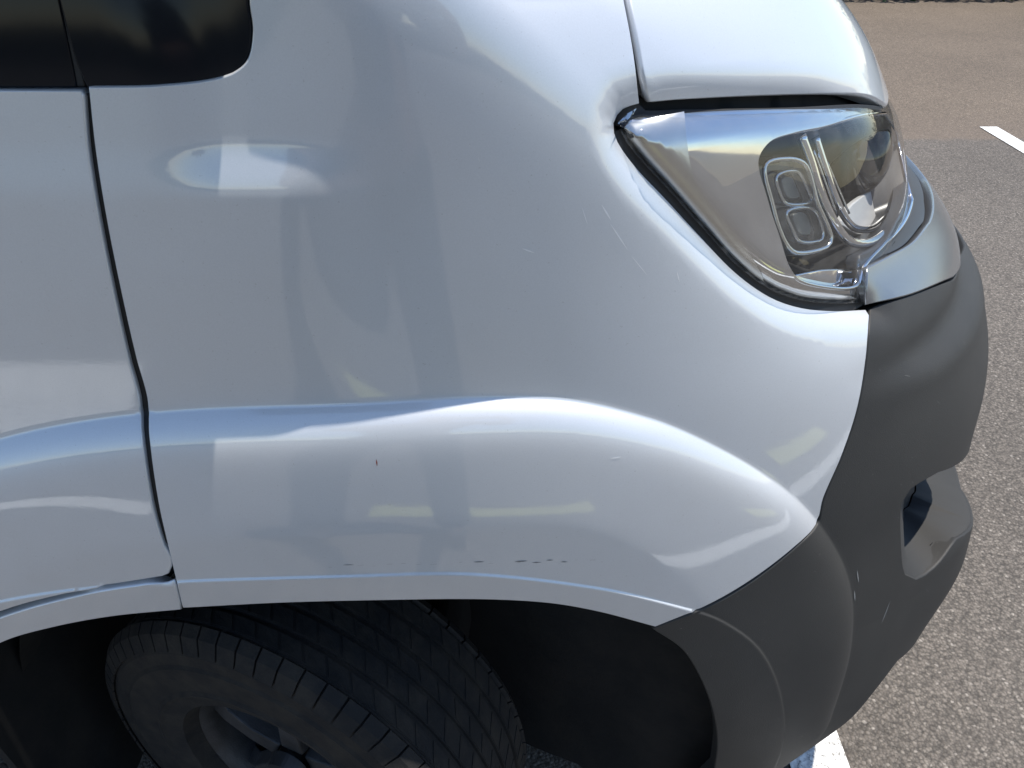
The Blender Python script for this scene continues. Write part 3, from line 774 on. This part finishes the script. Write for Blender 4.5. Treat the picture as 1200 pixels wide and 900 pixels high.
# arch liner: a half barrel behind the opening
V = []; F = []; n = 40
for i in range(n + 1):
    an = math.pi * (-.12 + 1.24 * i / n)
    for y in (.56 + .09 * abs(math.cos(an)), .74, .95): V.append((-.19 + .505 * math.cos(an), y, .33 + .455 * math.sin(an)))
for i in range(n):
    for j in range(2): F.append((i*3+j, i*3+j+1, (i+1)*3+j+1, (i+1)*3+j))
mesh_obj('arch_liner', V, F, M['liner'], van)
V, F = [], []; n = 14
for i in range(n):
    f_ = i / (n - 1); x = .30 - .62 * f_; y = .60 + .36 * f_**1.2
    for j in range(6): V.append((x + .012 * math.sin(j * 1.3), y + .008 * math.sin(i * 1.9 + j), .10 + .16 * j))
for i in range(n - 1):
    for j in range(5): F.append((i*6+j, (i+1)*6+j, (i+1)*6+j+1, i*6+j+1))
mesh_obj('arch_shade_plate', V, F, M['liner'], van)  # dark plate added so the shaded ground inside the arch reads black
mesh_obj('rear_shade_plate', [(-.655, .56, .05), (-.655, 1.0, .05), (-.70, 1.0, .62), (-.70, .56, .62), (-.665, .56, .05), (-.665, 1.0, .05), (-.71, 1.0, .62), (-.71, .56, .62)], [(0, 1, 2, 3), (5, 4, 7, 6), (0, 4, 5, 1), (3, 2, 6, 7), (0, 3, 7, 4), (1, 5, 6, 2)], M['liner'], van, smooth=False)  # dark plate added to hide the bright ground behind the wheel
strut = tube('suspension_strut', [(-.10, .80, .30), (-.02, .86, .80)], .03, M['liner'], van)
bm = bmesh.new(); bmesh.ops.create_cube(bm, size=1, matrix=Matrix.Translation((-2.2, YC, .34)) @ Matrix.Diagonal((2.9, 1.5, .2, 1)))
bm_obj('underbody', bm, M['inner'], van)

# ------------------------------------------------------------------ ground
def slab(name, x0, x1, y0, y1, z, mat):
    return mesh_obj(name, [(x0, y0, z), (x1, y0, z), (x1, y1, z), (x0, y1, z)], [(0, 1, 2, 3)], mat, None, smooth=False)
g = slab('ground', -400, 400, -400, 400, 0, M['asphalt']); tag(g, kind='structure')
def line(label, x0, x1, y0, y1, mat, cat='road marking'):
    o = slab('painted_line', x0, x1, y0, y1, .004, mat); return tag(o, label, cat)
line('worn white bay line running under the van bumper', .505, .612, .25, .83, M['white_line'])
line('short white bay line on the paler asphalt away from the van', 2.78, 2.885, 3.2, 4.62, M['white_line'])

line('yellow line painted on the asphalt at the feet of the person', -.40, .62, -.80, -.70, M['yellow_line'])
line('short yellow line on the asphalt ahead of the person', 1.5, 2.3, -.50, -.38, M['yellow_line'])
line('broad worn white line on the asphalt beside the van door', -3.0, -1.06, -.69, -.58, M['white_line'])
line('white line on the asphalt running forward past the van bumper', .62, 3.4, -.25, -.17, M['white_line'])

# hedges at the edges of the car park, the one beyond the van made up
M['leaf'] = mat_dirty('hedge_leaf', (.035, .06, .018), (.07, .11, .035), .6, 3)
def hedge(label, x0, x1, y, h, seed):
    random.seed(seed); root = link('hedge', None); tag(root, label, 'hedge', 'hedges round the car park'); root.location = ((x0 + x1) / 2, y, 0)
    V, F = [], []; n = int((x1 - x0) * 420)
    for i in range(n):
        x = random.uniform(x0, x1) - (x0 + x1) / 2; z = random.uniform(.02, h * (1 + .12 * math.sin(x * 1.7) + .08 * math.sin(x * 4.1))); yy = random.uniform(-.4, .4) * (1 - .3 * (z / h)**3)
        c = Vector((x, yy, z)); a = Vector((random.gauss(0, 1), random.gauss(0, 1), random.gauss(0, 1))).normalized(); b = a.cross(Vector((random.gauss(0, 1), random.gauss(0, 1), random.gauss(0, 1)))).normalized()
        l, w = random.uniform(.05, .10), random.uniform(.02, .04); k = len(V); V += [c - a*l, c + b*w, c + a*l, c - b*w]; F.append((k, k+1, k+2, k+3))
    lv = mesh_obj('leaves', V, F, M['leaf'], root, smooth=False); tag(lv, kind='stuff')
    bm = bmesh.new(); bmesh.ops.create_cube(bm, size=1, matrix=Matrix.Translation((0, 0, h * .42)) @ Matrix.Diagonal((x1 - x0 - .3, .42, h * .84, 1)))
    bm_obj('branches', bm, M['liner'], root)
hedge('made-up green hedge giving the dark strip beyond the van', -6, 16, 9.5, 1.5, 3)  # added hedge, its dark base stands for a strip of shadow
hedge('low green hedge across the car park behind the person', -16, 16, -17, 1.3, 5)

# the person holding the phone, seen in the van's reflections
M['navy'] = mat_simple('navy_cloth', (.020, .024, .035), .85, 0, 300)
M['skin'] = mat_simple('skin', (.42, .26, .19), .5)
M['hair'] = mat_simple('dark_hair', (.02, .014, .01), .6)
M['shoe'] = mat_simple('dark_shoe', (.03, .03, .035), .6)
def skin(name, pts, edges, mat, parent, sub=2):
    me = bpy.data.meshes.new(name); me.from_pydata([p[:3] for p in pts], edges, []); o = link(name, me, mat, parent)
    bpy.context.view_layer.objects.active = o
    o.modifiers.new('skin', 'SKIN')
    if not me.skin_vertices:
        bm = bmesh.new(); bm.from_mesh(me); bm.verts.layers.skin.verify(); bm.to_mesh(me); bm.free()
    for v, p in zip(me.skin_vertices[0].data, pts): v.radius = (p[3], p[4] if len(p) > 4 else p[3])
    me.skin_vertices[0].data[0].use_root = True
    sm = o.modifiers.new('sub', 'SUBSURF'); sm.levels = sm.render_levels = sub
    o.modifiers['skin'].use_smooth_shade = True
    return o

def chain(*idx): return [(a, b) for a, b in zip(idx[:-1], idx[1:])]
BP = [(-.22, -.44, .95, .13, .10), (-.20, -.44, 1.15, .125, .095), (-.18, -.43, 1.36, .15, .10), (-.17, -.41, 1.49, .055), (-.165, -.39, 1.56, .06, .07), (-.16, -.375, 1.64, .075, .095), (-.16, -.375, 1.72, .06, .075),
      (-.13, -.44, .88, .085), (-.10, -.40, .50, .058), (-.09, -.38, .09, .040), (-.09, -.31, .04, .03),
      (-.32, -.44, .88, .085), (-.42, -.41, .50, .058), (-.47, -.40, .09, .040), (-.47, -.33, .04, .03),
      (.01, -.42, 1.43, .062), (.11, -.25, 1.23, .045), (.105, -.065, 1.335, .028), (.092, -.030, 1.355, .026, .018),
      (-.36, -.42, 1.43, .062), (-.33, -.24, 1.22, .045), (-.115, -.07, 1.335, .028), (-.092, -.030, 1.355, .026, .018)]
BE = chain(0, 1, 2, 3, 4, 5, 6) + chain(0, 7, 8, 9, 10) + chain(0, 11, 12, 13, 14) + chain(2, 15, 16, 17, 18) + chain(2, 19, 20, 21, 22)
for sx, w in ((1, 18), (-1, 22)):                                  # four fingers and a thumb on each edge of the phone
    for k in range(4):
        z = 1.385 - .016 * k; i = len(BP); ln = (.020, .024, .022, .016)[k]
        BP += [(sx * .088, -.004, z - .004, .0075), (sx * (.080 - ln * .3), .006, z, .007), (sx * (.072 - ln * .6), .005, z + .002, .006)]; BE += [(w, i)] + chain(i, i + 1, i + 2)
    i = len(BP); BP += [(sx * .080, -.034, 1.345, .0095), (sx * .060, -.030, 1.356, .008)]; BE += [(w, i), (i, i + 1)]
person = skin('person', BP, BE, M['skin'], None)
tag(person, 'person in dark clothes holding up a phone beside the van', 'person')
skin('trousers', [(p[0], p[1], p[2] + dz, p[3] * k + .012, (p[4] if len(p) > 4 else p[3]) * k + .012) for p, dz, k in ((BP[0], .05, 1.02), (BP[7], 0, 1.05), (BP[8], 0, 1.15), (BP[9], .03, 1.35), (BP[11], 0, 1.05), (BP[12], 0, 1.15), (BP[13], .03, 1.35))], [(0, 1), (1, 2), (2, 3), (0, 4), (4, 5), (5, 6)], M['navy'], person)
skin('shirt', [(p[0], p[1], p[2], p[3] * k + .014, (p[4] if len(p) > 4 else p[3]) * k + .014) for p, k in ((BP[2], 1.02), (BP[1], 1.04), (BP[0], 1.0), (BP[15], 1.05), (BP[16], 1.05), (BP[19], 1.05), (BP[20], 1.05), (BP[3], .9))], [(0, 1), (1, 2), (0, 3), (3, 4), (0, 5), (5, 6), (0, 7)], M['navy'], person)
skin('hair', [(-.16, -.395, 1.69, .082, .09), (-.16, -.40, 1.74, .06, .07), (-.165, -.44, 1.65, .065, .05)], [(0, 1), (0, 2)], M['hair'], person)
for x, y in ((-.09, -.38), (-.47, -.40)):
    skin('shoe', [(x, y - .02, .055, .05, .055), (x, y + .08, .045, .048, .044), (x, y + .18, .036, .045, .034)], [(0, 1), (1, 2)], M['shoe'], person)
bm = bmesh.new(); bmesh.ops.create_cube(bm, size=1, matrix=Matrix.Diagonal((.152, .073, .008, 1)))
ph = bm_obj('phone', bm, M['lampblack'], None, True, .003, 3); ph.rotation_euler = cam.rotation_euler
ph.location = Vector((0, 0, CAM_Z)) + Vector((0, -math.cos(PITCH), math.sin(PITCH))) * .010 + Vector((0, -.3 * math.sin(PITCH), -.3 * math.cos(PITCH))) * .04
tag(ph, 'black phone held up in both hands of the person', 'phone')
